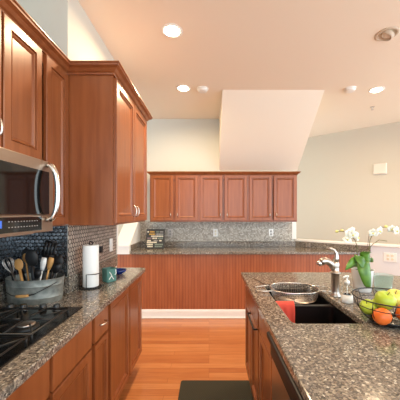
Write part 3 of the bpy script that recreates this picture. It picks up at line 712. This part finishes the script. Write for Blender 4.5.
# ------------------------------------------------------------------ wall plates
def plate(name, loc, rz, label, cat, gangs=1, m_=PLASTW, group=None, sockets=True, h=.115):
    r = thing(name, loc, rz, label, cat, group); w_ = .07*gangs
    MB().box(-w_/2, w_/2, -.006, 0, -h/2, h/2).build('cover_plate', m_, r, bevel=.002)
    for g_ in range(gangs):
        cx = (g_-(gangs-1)/2)*.046
        if sockets:
            for z in (-.022, .022): MB().lathe([(.016, 0), (.016, .003), (.014, .004)], n=14).build('socket', LGREY if m_ is not PLASTW else CREAM, r, loc=(cx, -.006, z)).rotation_euler = (PI/2, 0, 0)
        else: MB().box(cx-.016, cx+.016, -.009, -.006, -.034, .034).build('rocker', m_, r)
    return r
GY = 'outlets on the far tiled wall'
plate('outlet', (-.60, YB-.0065, 1.115), 0, 'outlet on the far tile just right of the lettered sign', 'outlet', 1, STEEL, GY)
plate('outlet', (.10, YB-.0065, 1.115), 0, 'white outlet on the far tile below the middle wall cabinet', 'outlet', 1, PLASTW, GY)
plate('outlet', (.96, YB-.0065, 1.115), 0, 'steel outlet on the far tile below the right wall cabinet', 'outlet', 1, STEEL, GY)
plate('light_switch', (XJ+.0065, 2.46, 1.13), PI/2, 'white switch plate on the tile at the end of the left counter', 'switch', 1, PLASTW, None, False)
o1 = plate('outlet', (XJ+.0065, 2.15, 1.10), PI/2, 'outlet with a black plug on the tile behind the paper towels', 'outlet', 1, STEEL)
pg = MB().box(-.02, .02, -.045, -.0105, .005, .055).build('plug', MBLACK, None, bevel=.006, loc=(XJ+.0065, 2.15, 1.10)); pg.rotation_euler = (0, 0, PI/2)
tag(pg, 'black plug adapter in the outlet behind the paper towels', 'plug')
ha = math.atan2(hd.y, hd.x)
q = Vector((2.31, hy(2.31)))-hn*.001
plate('outlet', (q.x, q.y, .855), ha, 'white double outlet on the pale half wall right of the orchid', 'outlet', 2)
q = Vector((1.50, hy(1.50)))-hn*.024
plate('outlet', (q.x, q.y, .940), ha, 'pale outlet low on the granite upstand at the corner of the bar', 'outlet', 1, STEEL, None, True, .066)
rd = (Vector((4.6, 3.055))-Vector((.9, 6.05))).normalized(); rn = Vector((-rd.y, rd.x))
q = Vector((2.84, 6.05+(2.84-.9)*rd.y/rd.x))-rn*.002
cb = thing('chime_box', (q.x, q.y, 2.15), math.atan2(rd.y, rd.x), 'small square white box mounted high on the right wall', 'wall box')
MB().box(-.09, .09, -.045, 0, -.085, .085).build('cover', paint('chime_paint', srgb(226, 214, 198), .5), cb, bevel=.008)
MB().box(-.095, .095, -.008, 0, -.09, .09).build('back_plate', WHITE, cb)

# ------------------------------------------------------------------ ceiling fittings
def downlight(x, y, label, power=CAN_W):
    r = thing('recessed_downlight', (x, y, CZ), 0, label, 'downlight', 'recessed ceiling downlights')
    MB().lathe([(.086, 0), (.086, -.003), (.078, -.006), (.066, -.004), (.062, -.001)], n=32).build('trim_ring', WHITE, r, smooth=True)
    MB().lathe([(.060, -.001), (.060, -.006), (.045, -.014), (.02, -.019), (0, -.02)], n=28, cap1=False).build('lens', LAMPM, r, smooth=True)
    ld = bpy.data.lights.new('downlight_lamp', 'AREA'); ld.shape = 'DISK'; ld.size = .12; ld.energy = power; ld.color = WARM; ld.spread = math.radians(170)
    lo = bpy.data.objects.new('lamp', ld); C.objects.link(lo); lo.parent = r; lo.location = (0, 0, -.03)
    return r
downlight(-.297, 2.165, 'lit warm downlight nearest the camera on the left of the ceiling')
downlight(-.30, 3.16, 'lit warm downlight on the ceiling left of the sloped soffit, beside the smoke alarm')
downlight(1.985, 3.20, 'lit warm downlight on the right side of the ceiling')
for x, y, p in ((1.3, -.4, 17), (-2.2, 3.2, 2.5), (3.1, 2.2, 6)): downlight(x, y, 'unseen warm downlight added on the ceiling as fill light', p)  # unseen cans added to brighten the foreground, hall and right wall
gm = thing('gimbal_downlight', (1.45, 2.20, CZ), 0, 'unlit round eyeball downlight at the upper right of the ceiling', 'downlight')
gp = paint('gimbal_paint', srgb(206, 190, 168), .5)
MB().lathe([(.088, 0), (.088, -.004), (.078, -.009), (.064, -.006), (.062, -.001)], n=32).build('trim_ring', gp, gm, smooth=True)
o = MB().lathe([(.058, 0), (.058, -.012), (.05, -.028), (.044, -.030), (.04, -.016), (.030, -.010)], n=28, cap1=True).build('eyeball', gp, gm, smooth=True)
o.rotation_euler = (.15, .45, 0)
MB().lathe([(.036, -.012), (.03, -.024), (0, -.028)], n=20, cap1=False).build('bulb', mat('frosted_bulb', srgb(226, 220, 210), .3), o, smooth=True)
def detector(x, y, label):
    r = thing('smoke_detector', (x, y, CZ), 0, label, 'smoke detector', 'round ceiling smoke detectors')
    MB().lathe([(.068, 0), (.068, -.01), (.062, -.014)], n=28).build('base', WHITE, r)
    MB().lathe([(.058, -.012), (.058, -.024), (.05, -.034), (.03, -.038), (0, -.038)], n=28, cap1=False).build('cover', WHITE, r, smooth=True)
detector(-.075, 3.17, 'round smoke detector on the ceiling left of the soffit')
detector(1.655, 3.17, 'round smoke detector on the ceiling right of the soffit, beside the downlight')
sp = thing('sprinkler_head', (2.25, 3.72, CZ), 0, 'small sprinkler head on the ceiling behind the right downlight', 'sprinkler')
MB().lathe([(.03, 0), (.03, -.003), (.012, -.006), (.008, -.02), (.004, -.03)], n=16).build('escutcheon', STEEL, sp)
MB().lathe([(.004, -.030), (.018, -.036), (.018, -.038)], n=12).build('deflector', STEEL, sp)

# floor mat
o = MB().prism(rrect(-.235, .345, 1.0, 2.275, .02), .0005, .011).build('floor_mat', MAT, bevel=.003)
tag(o, 'dark olive kitchen mat on the wood floor beside the island', 'mat')
